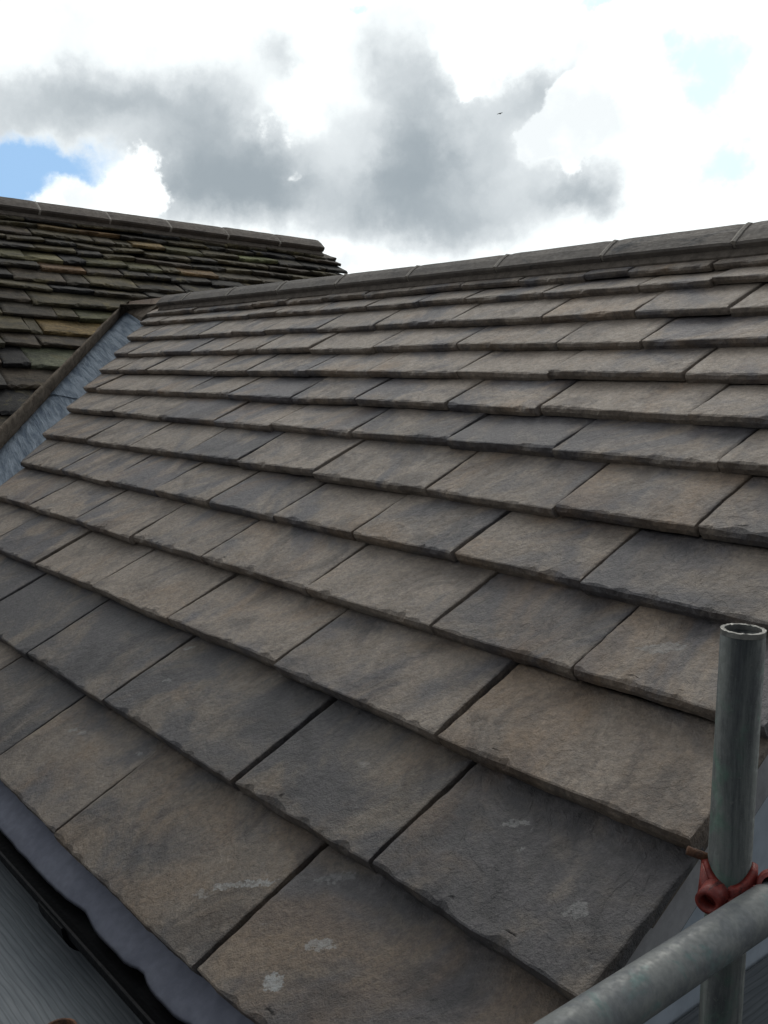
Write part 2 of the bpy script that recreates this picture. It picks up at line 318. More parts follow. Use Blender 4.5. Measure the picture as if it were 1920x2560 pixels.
def slate_bm(bm, XL, XR, Yt, g, t, seed, nx, ny, rough=1.0, length=2.3, tint=None, lay=None, tilt=0., taper=0., drop=0.):
    """One riven stone slate. XL, XR: functions of Y for its long edges; top surface falls by t over the gauge g."""
    L = g * length; rows = []
    ys = [0, .006, .014] + [.014 + (L - .014) * ((k + 1) / ny) ** 1.25 for k in range(ny)]
    rng = random.Random(seed)
    w0 = XR(Yt) - XL(Yt)
    chips = [(rng.random(), rng.uniform(.008, .032), rng.choice([.0015, .003, .004, .005, .0075]) * rng.uniform(.7, 1.2) * rough) for _ in range(max(3, int(w0 * 24)))]
    def chip(fx):
        c = 0
        for (p, wd, dp) in chips:
            q = abs(fx - p) * w0 / wd
            if q < 1: c = max(c, dp * (1 - q * q))
        return c
    skew = rng.uniform(-.004, .004) * rough
    def pt(fx, yy, dn, edge):
        Y = Yt + yy
        xl, xr = XL(Y), XR(Y)
        X = xl + (xr - xl) * fx
        wob = .0048 * rough * fb(Y * 26, seed * 1.7 + (0 if fx < .5 else 50), 4)
        X += wob * (1 if fx in (0., 1.) else 0)
        wv = .0055 * rough * fb(X * 9, seed * 3.1, 5)
        N = -t * (yy / g) + dn + drop * max(0, 1 - yy / g) + tilt * (fx - .5) * max(0, 1 - yy / g)
        return X, Y + wv * max(0, 1 - yy / .06) + skew * (fx - .5) * 2, N
    grid = []
    cols = [i / nx for i in range(nx + 1)]
    # front face: bottom edge, belly, arris
    r0 = [Vector(pt(f, .003 + .003 * rough * fb(f * w0 * 30, seed + 11), -t * .97 , 0)) for f in cols]
    r1 = [Vector(pt(f, -.0005 + .0035 * rough * fb(f * w0 * 34, seed + 23), -t * .5, 0)) for f in cols]
    r2 = [Vector(pt(f, .0005 + chip(f) * .5, -.0016 - chip(f) * .75 - .0014 * rough * abs(fb(f * w0 * 60, seed + 31)), 0)) for f in cols]
    r3 = [Vector(pt(f, .003 + chip(f) * 1.5 + .002 * abs(fb(f * w0 * 45, seed + 41)), -.0002 - chip(f) * .10, 0)) for f in cols]
    rows = [r0, r1, r2, r3]
    for yy in ys[2:]:
        rr = []
        for f in cols:
            X, Y, N = pt(f, yy + (chip(f) if yy < .02 else 0), 0, 0)
            N += .0022 * rough * fb2(X * 11, Y * 9, seed) - (.0006 if f in (0., 1.) else 0)
            rr.append(Vector((X, Y, N)))
        rows.append(rr)
    V = [[bm.verts.new(p) for p in r] for r in rows]
    fs = []
    for A, B in zip(V, V[1:]):
        for i in range(nx): fs.append(bm.faces.new((A[i], A[i + 1], B[i + 1], B[i])))
    # sides and underside
    def down(v, k): return bm.verts.new(v.co + Vector((0, 0, -t * .97 * (1 - taper * (ys[k - 2] / L if k > 3 else 0)))))
    lft = [V[0][0]] + [down(r[0], k + 1) for k, r in enumerate(V[1:]) if k + 1 > 2]
    rgt = [V[0][-1]] + [down(r[-1], k + 1) for k, r in enumerate(V[1:]) if k + 1 > 2]
    lt = [r[0] for r in V[3:]]; rt = [r[-1] for r in V[3:]]
    fs.append(bm.faces.new((V[0][0], V[1][0], V[2][0], V[3][0], lft[1])))
    fs.append(bm.faces.new((V[0][-1], rgt[1], V[3][-1], V[2][-1], V[1][-1])))
    for i in range(len(lt) - 1):
        fs.append(bm.faces.new((lft[i + 1], lt[i], lt[i + 1], lft[i + 2]))); fs.append(bm.faces.new((rgt[i + 1], rgt[i + 2], rt[i + 1], rt[i])))
    fs.append(bm.faces.new([lft[-1]] + V[-1] + [rgt[-1]]))
    fs.append(bm.faces.new(V[0][::-1] + lft[1:] + rgt[:0:-1]))
    for k, f in enumerate(fs): f.smooth = k >= nx * 4 and k < nx * (len(V) - 1)
    if lay is not None:
        for f in fs:
            for lp in f.loops: lp[lay] = (*tint, 1)

# ------------------------------------------------------------------ ground
bm = bmesh.new()
q = 600; bm.faces.new([bm.verts.new(p) for p in ((-q, -q, -4.6), (q, -q, -4.6), (q, q, -4.6), (-q, q, -4.6))])
o = link('ground', bm, M_GROUND); o['kind'] = 'structure'

# ------------------------------------------------------------------ new wing
T = .035                                # slate thickness
COURSE_Y = [0.0685, 0.3373, 0.5907, 0.7966, 0.9985, 1.1924, 1.3922, 1.5545, 1.7164, 1.8741, 2.0325, 2.1919, 2.2931, 2.40]
JOINTS = {
 0: [-1.787, -1.226], 1: [-2.541, -2.055, -1.487, -1.091], 2: [-3.053, -2.605, -2.152, -1.674, -1.173],
 3: [-3.567, -3.144, -2.721, -2.292, -1.807, -1.385, -1.028], 4: [-4.132, -3.691, -3.269, -2.906, -2.557, -2.201, -1.853, -1.499, -1.152],
 5: [-3.83, -3.421, -3.005, -2.658, -2.24, -1.769, -1.361, -1.014], 6: [-3.946, -3.512, -3.09, -2.718, -2.292, -1.875, -1.511, -1.084],
 7: [-4.434, -3.992, -3.565, -3.223, -2.797, -2.444, -2.026, -1.684, -1.24], 8: [-4.482, -4.178, -3.88, -3.59, -3.308, -2.894, -2.546, -2.125, -1.775, -1.355, -.98],
 9: [-4.643, -4.289, -4.0, -3.733, -3.448, -3.072, -2.688, -2.275, -1.859, -1.573, -1.217], 10: [-4.751, -4.421, -4.157, -3.868, -3.599, -3.206, -2.852, -2.438, -2.035, -1.696, -1.401, -1.05],
 11: [-4.829, -4.542, -4.224, -3.949, -3.711, -3.392, -3.062, -2.758, -2.51, -2.15, -1.783, -1.542, -1.2], 12: [-4.607, -4.035, -3.75, -3.472, -3.181, -2.908, -2.623, -2.334, -2.054, -1.886, -1.598, -1.2]}
EXTRA = {0: [-3.1, -2.62, -2.2], 1: [-3.45, -3.0], 2: [-3.5], 3: [], 4: []}
VERGE = -.677
HB = Vector((-2.8, 1.6, -4.6))
wing = thing('house', HB, 'nearer house wing with a new grey-brown stone slate roof in diminishing courses', 'house')
def R2W(X, Y, N): return Vector((X, Y * CT - N * ST, Y * ST + N * CT))
YR = 2.480; NR = .038; RIDGE_Y = YR * CT - NR * ST; RIDGE_Z = YR * ST + NR * CT
bm = bmesh.new()                         # roof deck under the slates, both slopes
def vline(Y): return -.758 * Y - 3.82
prism(bm, [(-.70, .10, -.085), (-.70, 2.47, -.085), (vline(2.47), 2.47, -.085), (vline(.1), .10, -.085)], (0, 0, -.06))
roof = link('roof', bm, M_FELT, wing)
roof.location = -HB; roof.rotation_euler = (TH, 0, 0)
end = lambda Y: -4.29 - .762 * (Y - 1.192)   # where the slates are cut along the valley
rng = random.Random(11)
# per-slate look: (blueness, value, rust); large near slates follow the photograph
LOOK = {(0, -1): (.62, .42, .55), (0, -2): (.60, .40, .45), (0, -3): (.56, .44, .4), (0, -4): (.75, .40, .2),
        (1, -1): (.72, .40, .15), (1, -2): (.68, .38, .3), (1, -3): (.72, .40, .25), (1, -4): (.66, .44, .1), (1, -5): (.82, .40, 0), (1, -6): (.6, .45, .1),
        (2, -1): (.20, .47, .5), (2, -2): (.72, .48, .05), (2, -3): (.28, .52, .1), (2, -4): (.22, .52, .2), (2, -5): (.10, .52, .1), (2, -6): (.62, .50, 0),
        (3, -1): (.55, .46, .5), (3, -2): (.60, .42, .45), (3, -3): (.20, .50, .15), (3, -4): (.40, .50, .3), (3, -5): (.50, .50, .1), (3, -6): (.25, .53, .1), (3, -7): (.22, .54, .1),
        (4, -1): (.70, .45, .05), (4, -2): (.45, .48, .3), (4, -3): (.40, .48, .2), (4, -4): (.20, .50, .1), (4, -5): (.55, .50, .1),
        (5, -1): (.60, .46, .1), (5, -2): (.45, .48, .35), (5, -3): (.28, .5, .15), (5, -4): (.22, .50, .15), (6, -1): (.45, .5, .1), (6, -2): (.55, .5, 0), (6, -3): (.68, .47, 0), (6, -4): (.55, .5, 0)}
slates = []
LOOK = {q: (a, v - (.075 if q[0] < 2 else .02 if q[0] == 2 else 0), r_) for q, (a, v, r_) in LOOK.items()}  # lowest courses darkened in colour: partly own tone, partly painted-in foreground dimness
for k in range(13):
    Y = COURSE_Y[k]; g = COURSE_Y[k + 1] - Y if k < 12 else .12
    js = sorted(EXTRA.get(k, []) + JOINTS[k]) + [VERGE]
    nS = len(js)
    for i, xr in enumerate(js):
        first = i == 0
        xl = None if first else js[i - 1]
        gp = rng.choice([rng.uniform(.001, .002), rng.uniform(.0024, .004), rng.uniform(.003, .005)]) * (1.6 if k < 5 else 1.2)
        if k == 4 and i == 0: gp = .002
        ang = rng.uniform(-.006, .006)
        fXR = (lambda Yv, a=xr, gg=gp, s=ang, y0=Y, l=i == nS - 1: a - (0 if l else gg) + s * (Yv - y0))
        if first: fXL = (lambda Yv, e=end, r=xr: min(e(Yv) + (0.0), r - .012))
        else: fXL = (lambda Yv, a=xl, gg=gp, s=rng.uniform(-.006, .006), y0=Y: a + gg + s * (Yv - y0))
        wdt = xr - (fXL(Y))
        if k == 0 and xr < -3.0 and first: fXL = lambda Yv, r=xr: r - .45
        bm = bmesh.new()
        near = k < 6
        px = (64 if k < 3 else 46 if k < 6 else 28)
        nx = max(6, int(wdt / .42 * px)); nx = min(nx, 100)
        last = i == nS - 1; Tk = (T - .0009 * k) * rng.uniform(.9, 1.1)
        slate_bm(bm, fXL, fXR, Y + rng.uniform(-.005, .005), g, Tk, k * 31 + i * 7 + 3, nx, 30 if k < 4 else 16, 1.0 if k < 8 else .9, 1.08 if last else 2.2 if k < 12 else 1.0, tilt=rng.uniform(-.006, .006), taper=.85 if last else 0, drop=rng.uniform(-.003, .003))
        look = LOOK.get((k, i - nS))
        if look is None:
            b_ = rng.choice([.15, .25, .3, .38, .45, .5, .6, .68]); look = (b_, rng.uniform(.49, .58) + (.06 if k > 5 else .01), rng.choice([0, 0, .1, .2, .3]))  # upper courses get a lighter colour, painting in the sky's sheen
        slates.append((k, bm, look))
far = bmesh.new()
for k, bm, look in slates[:0]: pass
big = [s for s in slates if s[0] <= 10]
big_n = 100
order = sorted(range(len(slates)), key=lambda i: slates[i][0])
for n_, i in enumerate(order):
    k, bm, look = slates[i]
    if n_ < big_n:
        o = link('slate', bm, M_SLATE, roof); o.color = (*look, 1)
    else:
        me = bpy.data.meshes.new('tmp'); bm.to_mesh(me); bm.free(); far.from_mesh(me); bpy.data.meshes.remove(me)
        if n_ == len(order) - 1: pass
o = link('slates', far, M_SLATE, roof); o.color = (.40, .56, .1, 1); o['kind'] = 'stuff'; o['label'] = 'small slates of the topmost courses below the ridge'

# ridge of the new wing (roof coordinates)
RJ = [-5.09, -4.79, -4.33, -3.875, -3.421, -2.955, -2.479, -2.014, -1.554, -1.09, -.66]
def ridge_profile(ya, na, yb, nb, th):     # near lower arris -> apex, then mirrored about the ridge plane; in (y, z) world offsets of the roof frame
    return [(ya + .004, na - th), (ya, na - th * .3), (ya + .004, na), (ya + (yb - ya) * .5, (na + nb) / 2 + .003), (yb - .012, nb - .0006)]
def make_ridge(bm, x0, x1, prof, conv, seed, nx=14):
    rings = []
    for i in range(nx + 1):
        X = x0 + (x1 - x0) * i / nx
        e = (.0025 if i in (0, nx) else 0)
        near = [conv(X, y + .0016 * fb(X * 20, seed + j), n - e + .0016 * fb(X * 14, seed + 9 + j), False) for j, (y, n) in enumerate(prof)]
        farp = [conv(X, y, n - e, True) for (y, n) in prof[::-1]]
        rings.append([bm.verts.new(p) for p in near + farp])
    n = len(rings[0])
    for A, B in zip(rings, rings[1:]):
        for j in range(n): bm.faces.new((A[j], B[j], B[(j + 1) % n], A[(j + 1) % n]))
    bm.faces.new(rings[0]); bm.faces.new(rings[-1][::-1])
Minv = Matrix.Rotation(-TH, 3, 'X')
def conv_new(X, y, n, mirror):
    y -= (.012 + .036 * min(1, max(0, (-1.3 - X) / 1.5))) * (y - 2.35) / (YR - 2.35)     # the capping settles lower towards the valley
    p = R2W(X, y, n)
    if mirror: p.y = 2 * RIDGE_Y - p.y
    return Minv @ p
rp = ridge_profile(2.350, .030, YR, NR, .024)
for i, (a, b) in enumerate(zip(RJ, RJ[1:])):
    bm = bmesh.new(); make_ridge(bm, a + .005, b - .005, rp, conv_new, i * 5 + 1)
    o = link('ridge_tile', bm, M_RIDGE, roof)
    for p in o.data.polygons: p.use_smooth = False
jp = [(y - (.003 if j > 1 else -.003), n + .0035) for j, (y, n) in enumerate(rp)]
for i, b in enumerate(RJ[1:-1]):
    bm = bmesh.new(); hw = (.008, .008, .010)[i * 3 // len(RJ)]; make_ridge(bm, b - hw, b + hw, jp, conv_new, 70 + i, 2)
    link('mortar_joint', bm, M_MORTAR, roof)
bm = bmesh.new(); rows = []
for i in range(121):                       # bedding mortar along the foot of the ridge tiles
    X = -5.06 + (5.06 - .67) * i / 120
    e = .010 * fb(X * 5, 3.) + .006 * fb(X * 17, 8.)
    rows.append([bm.verts.new(p) for p in ((X, 2.326 + .7 * e, -.020), (X, 2.330 + .7 * e, -.003 + .2 * e), (X, 2.347 + .3 * e, .005), (X, 2.362, .010), (X, 2.41, -.03))])
for A, B in zip(rows, rows[1:]):
    for j in range(4): bm.faces.new((A[j], B[j], B[j + 1], A[j + 1]))
link('mortar_bed', bm, M_MORTAR_BED, roof)
# far slope of the new wing
bm = bmesh.new()
lo = R2W(0, .02, -.02); pz = lo.z; py = 2 * RIDGE_Y - lo.y
prism(bm, [(-.68, RIDGE_Y + .02, RIDGE_Z - .03), (vline(2.47), RIDGE_Y + .02, RIDGE_Z - .03), (vline(.02), py, pz), (-.68, py, pz)], (0, -.03, -.05))
for v in bm.verts: v.co -= HB
link('far_roof_slope', bm, M_SLATE, wing)
# undercloak at the verge, bargeboard, fascia, eaves membrane, walls
def rprism(name, pts, thick, mat, parent=roof):
    bm = bmesh.new(); prism(bm, pts, thick); return link(name, bm, mat, parent)
bm = bmesh.new()
for i, (a, b) in enumerate(((.085, .47), (.475, .83), (.835, 1.22), (1.225, 1.62), (1.625, 2.05), (2.055, 2.40))):
    x1 = -.682 + .004 * ((i * 7) % 3 - 1)
    prism(bm, [(-.715, a, -.041), (x1, a + .003, -.041), (x1 + .002, (a + b) / 2, -.0405), (x1, b, -.041), (-.715, b, -.041)], (0, 0, -.012))
link('undercloak', bm, M_MORTAR_BED, roof)
rprism('bargeboard', [(-.712, .03, -.056), (-.692, .03, -.056), (-.692, 2.47, -.056), (-.712, 2.47, -.056)], (0, 0, -.074), M_BARGE)
bm = bmesh.new(); rows = []
for i in range(221):
    X = -5.0 + 4.31 * i / 220
    a = abs(math.sin(X * 13 + 1.6 * math.sin(X * 5) + 1.1 * math.sin(X * 2.3)))
    e = .003 + .020 * max(0, (1 - a) - .30) * (.3 + .7 * abs(math.sin(X * 3.1))) + .005 * fb(X * 7, 2.) + .003 * fb(X * 33, 5.)
    rows.append([bm.verts.new(p) for p in ((X, .20, -.068), (X, .07, -.063 + .001 * fb(X * 8, 1)), (X, .03, -.061 + .002 * fb(X * 8, 5)), (X, e + .006, -.062), (X, e, -.066), (X, e + .004, -.069), (X, .07, -.069))])
for A, B in zip(rows, rows[1:]):
    for j in range(6): bm.faces.new((A[j], B[j], B[j + 1], A[j + 1]))
link('eaves_membrane', bm, M_SKIRT, roof, True)
bm = bmesh.new(); box(bm, (-5.2, .098, -.24), (-.80, .118, -.035))
for v in bm.verts: v.co -= HB
link('fascia', bm, M_BARGE, wing)
bm = bmesh.new()                           # walls of the wing with its gable
xa, xb, ya, yb = -5.4, -.805, .125, 2 * RIDGE_Y - .125
zt = ya / CT * ST - .19
gab = [(ya, -4.6), (yb, -4.6), (yb, zt), (RIDGE_Y, RIDGE_Z - .21), (ya, zt)]
prism(bm, [(xb, y_, z_) for y_, z_ in gab], (xa - xb, 0, 0))
for v in bm.verts: v.co -= HB
link('wall', bm, M_RENDER, wing)

# ------------------------------------------------------------------ old wing
PH = R(35)
NO = Vector((math.sin(PH), 0, math.cos(PH))); UP = Vector((-math.cos(PH), 0, math.sin(PH)))
UO = (Vector((0, 1, 0)) - .06 * UP).normalized(); VO = (UP - UP.dot(UO) * UO).normalized()
CS = -2.145
def O2W(u, v, n): return UO * u + VO * v + NO * (CS + n)
OB = Vector((-7.0, .6, -4.6))
oldh = thing('house', OB, 'older house wing behind, its roof of thin dark mossy slates with ochre ones', 'house')
OM = Matrix(((UO.x, VO.x, NO.x), (UO.y, VO.y, NO.y), (UO.z, VO.z, NO.z)))
bm = bmesh.new()
UEND = 3.752
vl = lambda v: .8268 * v - 2.809
prism(bm, [(-2.5, 3.4, -.075), (vl(3.4) - .10, 3.4, -.075), (vl(5.6) - .10, 5.6, -.075), (UEND - .06, 5.6, -.075), (UEND - .06, 6.56, -.075), (-2.5, 6.56, -.075)], (0, 0, -.05))
oroof = link('roof', bm, M_FELT, oldh)
mw = OM.to_4x4(); mw.translation = NO * CS - OB
oroof.matrix_local = mw
VT = [6.412, 6.331, 6.222, 6.131, 6.035, 5.922, 5.807, 5.668, 5.564, 5.404, 5.266, 5.099, 4.96, 4.769, 4.575, 4.373, 4.17, 3.96]
HI = [(1.610, 6.333, (.20, .135, .06)), (1.832, 6.337, (.22, .13, .06)), (1.33, 5.962, (.20, .175, .09)), (1.10, 5.962, (.15, .135, .075)), (1.444, 5.822, (.22, .13, .07)), (2.158, 6.231, (.26, .18, .08)), (2.40, 6.231, (.16, .145, .08)),
      (2.388, 5.936, (.24, .15, .07)), (1.986, 5.929, (.17, .155, .08)), (1.75, 5.929, (.15, .135, .072)), (1.271, 5.184, (.26, .175, .07)), (1.515, 5.326, (.13, .125, .06)), (.868, 4.50, (.26, .19, .085)), (1.118, 4.863, (.15, .155, .10)), (3.007, 6.225, (.19, .20, .09)), (.75, 4.30, (.22, .165, .08)), (.75, 5.03, (.12, .105, .07)), (.70, 4.86, (.15, .10, .07))]
rng = random.Random(5)
ol = []
PAL = [(.034, .030, .027), (.046, .039, .031), (.066, .053, .038), (.054, .047, .041), (.078, .062, .041), (.098, .080, .048), (.038, .035, .036), (.110, .090, .052), (.033, .030, .030), (.130, .106, .062), (.085, .064, .045)]
for k, vt in enumerate(VT):
    g = (VT[k - 1] - vt) if k else .085
    ulim = UEND + rng.uniform(-.012, .012) if vt > 5.52 else vl(vt) + .002
    clip = vt <= 5.52
    u = -.75 + rng.uniform(-.3, .0)
    while u < ulim - .03:
        wd = rng.choice([rng.uniform(.14, .24), rng.uniform(.2, .36), rng.uniform(.24, .46)]) * (1.15 if k > 8 else 1)
        u1 = min(u + wd, ulim)
        for hu, hv, hc in HI:
            if vt - .01 <= hv <= vt + g - .01:
                for q in (hu - .14, hu + .14):
                    if u + .05 < q < u1: u1 = q
                if abs(u - (hu - .14)) < .06: u1 = min(hu + .14, ulim)
        if ulim - u1 < .08: u1 = ulim
        last = u1 == ulim
        t_ = rng.uniform(.020, .033)
        bm = bmesh.new(); lay = bm.loops.layers.float_color.new('tint')
        gp = rng.uniform(.001, .006)
        if last and clip: fXR = lambda v, a=u + .03: max(vl(v) + .002, a)
        else: fXR = lambda v, a=u1, gg=gp, s=rng.uniform(-.02, .02), y0=vt: a - gg + s * (v - y0)
        fXL = lambda v, a=u, s=rng.uniform(-.02, .02), y0=vt: a + .001 + s * (v - y0)
        tc = rng.choice(PAL); um = (u + u1) / 2; vm_ = vt + g * .4
        for hu, hv, hc in HI:
            if u <= hu <= u1 and vt - .01 <= hv <= vt + g * 1.0 - .01: tc = hc
        sag = -.02 * math.sin(max(0, u) * 1.5) * 0
        slate_bm(bm, fXL, fXR, vt + rng.uniform(-.012, .012), max(g, .09), t_, 900 + k * 37 + int(u * 50), max(5, int(wd * 40)), 5, 1.9, 2.0, tint=tc, lay=lay, tilt=rng.uniform(-.012, .012), drop=rng.uniform(-.002, .010))
        dist = (O2W(um, vt, 0) - CAM).length
        vis = um > .55 and not (vt < 4.25)
        ol.append((dist + (0 if vis else 50), bm)); u = u1
ol.sort(key=lambda q: q[0])
far = bmesh.new(); far.loops.layers.float_color.new('tint')
for n_, (dd, bm) in enumerate(ol):
    if n_ < 100: link('slate', bm, M_OLD, oroof)
    else:
        me = bpy.data.meshes.new('tmp'); bm.to_mesh(me); bm.free(); far.from_mesh(me); bpy.data.meshes.remove(me)
o = link('slates', far, M_OLD, oroof); o['kind'] = 'stuff'; o['label'] = 'smaller dark slates on the upper and far part of the old roof'
VRO = 6.60
ORX = O2W(0, VRO, .01)
OMI = OM.inverted()
rdir = UO
pn = Vector((UO.y, -UO.x, 0)).normalized()      # horizontal normal of the vertical plane through the ridge
pc = pn.dot(O2W(1, VRO, .045))
def conv_old(X, y, n, mirror):
    p = O2W(X, y, n)
    if mirror: p = p - pn * (2 * (pn.dot(p) - pc))
    return OMI @ (p - NO * CS)
orp = ridge_profile(6.466, .048, VRO, .045, .036)
OJ = [-.75, -.32, .12, .56, 1.00, 1.466, 1.935, 2.375, 2.823, 3.258, 3.662]
for i, (a, b) in enumerate(zip(OJ, OJ[1:])):
    bm = bmesh.new(); dz = rng.uniform(-.004, .004)
    make_ridge(bm, a + .004, b - .004, [(y + dz, n + dz) for y, n in orp], conv_old, 200 + i * 5); link('ridge_tile', bm, M_RIDGE_OLD, oroof)
for i, b in enumerate(OJ[1:-1]):
    bm = bmesh.new(); make_ridge(bm, b - .007, b + .007, [(y - .001, n + .001) for y, n in orp], conv_old, 300 + i, 2); link('mortar_joint', bm, M_MORTAR, oroof)
bm = bmesh.new(); rows = []
for i in range(101):
    u = -.75 + 4.40 * i / 100; e = .012 * fb(u * 5, 13.)
    rows.append([bm.verts.new(p) for p in ((u, 6.432 + e, -.01), (u, 6.436 + e, .004), (u, 6.472, .010), (u, 6.50, .014))])
for A, B in zip(rows, rows[1:]):
    for j in range(3): bm.faces.new((A[j], B[j], B[j + 1], A[j + 1]))
link('mortar_bed', bm, M_MORTAR_BED, oroof)
# mortar edge along the valley
def lowp(Y): return R2W(vline(Y), Y, -.034)
bm = bmesh.new(); rows = []
for i in range(91):
    s = i / 90; Y = .25 + (2.40 - .25) * s; v = 4.364 + .93 * (Y - 1.275)
    e1, e2 = fb(s * 22, 1.5), fb(s * 37, 6.5)
    lo_ = lowp(Y) + Vector((.010 * e1, 0, -.012)); lo0 = lowp(Y) + Vector((.016 * e1, 0, .0)); hi = O2W(vl(v) + .012 * e2, v, .012 + .006 * e1)
    mid = lo0.lerp(hi, .72) + NO * (.010 + .006 * e2) + Vector((.010, -.004, 0)) * (.6 + .6 * e1)
    hi2 = O2W(vl(v) - .05, v, -.05)
    rows.append([bm.verts.new(OMI @ (p - NO * CS)) for p in (lo_ - NO * .03, lo0, mid, hi, hi2)])
for A, B in zip(rows, rows[1:]):
    for j in range(4): bm.faces.new((A[j], B[j], B[j + 1], A[j + 1]))
bm.faces.new(rows[0]); bm.faces.new(rows[-1][::-1])
link('mortar_edge', bm, M_FILLET, oroof, True)
bm = bmesh.new()                           # saddle of mortar where the valley meets the ridge
a, b_, c_, d_ = lowp(2.40), O2W(vl(5.40), 5.41, .014), O2W(vl(5.40) + .30, 5.50, -.002), R2W(-5.17, 2.40, -.01)
pts = [a, b_, c_, d_, R2W(-5.24, 2.30, -.035)]
tp = [bm.verts.new(OMI @ (p + NO * .012 - NO * CS)) for p in pts]; bt = [bm.verts.new(OMI @ (p - NO * .10 - NO * CS)) for p in pts]
bm.faces.new(tp); bm.faces.new(bt[::-1])
for i in range(5): bm.faces.new((tp[i], bt[i], bt[(i + 1) % 5], tp[(i + 1) % 5]))
link('mortar_saddle', bm, M_FILLET, oroof)
bm = bmesh.new()                           # far slope and body of the old wing
A0, A1 = O2W(-2.5, 6.56, -.06), O2W(3.70, 6.56, -.06); B0, B1 = O2W(-2.5, 3.4, -.06), O2W(3.70, 3.4, -.06)
mir = lambda p: p - pn * (2 * (pn.dot(p) - pc))
prism(bm, [mir(A0), mir(A1), mir(B1), mir(B0)], (0, 0, -.06))
for v in bm.verts: v.co -= OB
link('far_roof_slope', bm, M_OLD, oldh)
bm = bmesh.new()
f0, f1, r0, r1 = O2W(-2.4, 3.55, -.15), O2W(3.64, 3.55, -.15), O2W(-2.4, 6.5, -.17), O2W(3.64, 6.5, -.17)
def gp_(f, r): 
    mf = mir(f); return [Vector((f.x, f.y, -4.6)), f, r, mf, Vector((mf.x, mf.y, -4.6))]
ga, gb = gp_(f0, r0), gp_(f1, r1)
va = [bm.verts.new(p - OB) for p in ga]; vb = [bm.verts.new(p - OB) for p in gb]
bm.faces.new(va); bm.faces.new(vb[::-1])
for i in range(5): bm.faces.new((va[i], vb[i], vb[(i + 1) % 5], va[(i + 1) % 5]))
link('wall', bm, M_WALL, oldh)

# ------------------------------------------------------------------ lead valley
LB = R2W(-5.0, 1.5, -.06)
lead = thing('valley_flashing', LB, 'blue-grey lead valley flashing lying between the new and the old slates', 'lead flashing')
def lead_sheet(Ya, Yb, lift, seed):
    bm = bmesh.new(); rows = []; n = 160
    ax = (lowp(Yb) - lowp(Ya)).normalized()
    for i in range(n + 1):
        Y = Ya + (Yb - Ya) * i / n; row = []
        lo_ = lowp(Y); hi = R2W(end(Y) + .075, Y, -.070)
        rip = 0
        for j in range(13):
            f = j / 12; f2 = -.06 + 1.06 * f
            p = lo_.lerp(hi, f2)
            p = p + R2W(0, 0, 1) * (lift + .016 * math.sin(math.pi * min(1, max(0, f))) * .3 + rip * (1 - .7 * f) - .010 * max(0, .12 - f) * 8)
            row.append(bm.verts.new(p - LB + R2W(0, 0, 1) * (.0035 * fb((Y + .31 * (f * .44)) * 30, seed, 3) + .0025 * fb((Y + .31 * (f * .44)) * 70, seed + 3, 2)) * (1 - .5 * f)))
        rows.append(row)
    for A, B in zip(rows, rows[1:]):
        for j in range(12): bm.faces.new((A[j], B[j], B[j + 1], A[j + 1]))
    bmesh.ops.solidify(bm, geom=bm.faces[:], thickness=.003)
    o = link('lead_sheet', bm, M_LEAD, lead, True)
    return o
lead_sheet(.3, 1.585, .000, 4.2); lead_sheet(1.53, 2.44, .006, 9.1)
# texture frame of each sheet: local x across the strip, local y along it
_n = R2W(0, 0, 1); _a = R2W(1, -.31, 0).normalized(); _s = _n.cross(_a)   # dressing marks run across the strip
LF = Matrix(((_a.x, _s.x, _n.x), (_a.y, _s.y, _n.y), (_a.z, _s.z, _n.z))).to_4x4()
for o in lead.children:
    o.data.transform(LF.inverted()); o.matrix_local = LF

# ------------------------------------------------------------------ gutter
GB = Vector((-2.4, .04, -.02))
gut = thing('rain_gutter', GB, 'black half-round rain gutter along the eaves of the new roof', 'gutter')
def trough(bm, xa, xb, ro, ri, cy=.041, cz=-.022, lip=True):
    prof = [(cy - ro * math.cos(math.pi * i / 20), cz - ro * math.sin(math.pi * i / 20)) for i in range(21)]
    inn = [(cy - ri * math.cos(math.pi * i / 20), cz - ri * math.sin(math.pi * i / 20)) for i in range(21)][::-1]
    rim = [(cy - ro - .003, cz), (cy - ro - .003, cz + .005), (cy - ro - .0005, cz + .006), (cy - ri, cz + .004)] if lip else []
    pl = [(cy - ro - .004, cz - .003)] * 0 + prof + [(cy + ro, cz + .004), (cy + ri, cz + .004)] + inn + rim[::-1]
    A = [bm.verts.new(Vector((xa, y_, z_)) - GB) for y_, z_ in pl]; B = [bm.verts.new(Vector((xb, y_, z_)) - GB) for y_, z_ in pl]
    n = len(pl); 
    for i in range(n): bm.faces.new((A[i], A[(i + 1) % n], B[(i + 1) % n], B[i]))
    bm.faces.new(A[::-1]); bm.faces.new(B)
bm = bmesh.new(); trough(bm, -4.2, -.60, .056, .0535); link('trough', bm, M_GUTTER, gut)
for xc in (-1.60, -3.2):
    bm = bmesh.new(); trough(bm, xc - .055, xc + .055, .0635, .0565, cz=-.0215, lip=False)
    for v in bm.verts: v.co.x += .0
    bmesh.ops.bevel(bm, geom=[e for e in bm.edges if e.calc_length() > .02 and abs((e.verts[0].co - e.verts[1].co).x) < .001], offset=.004, segments=1, affect='EDGES')
    link('union_bracket', bm, M_GUTTER, gut)

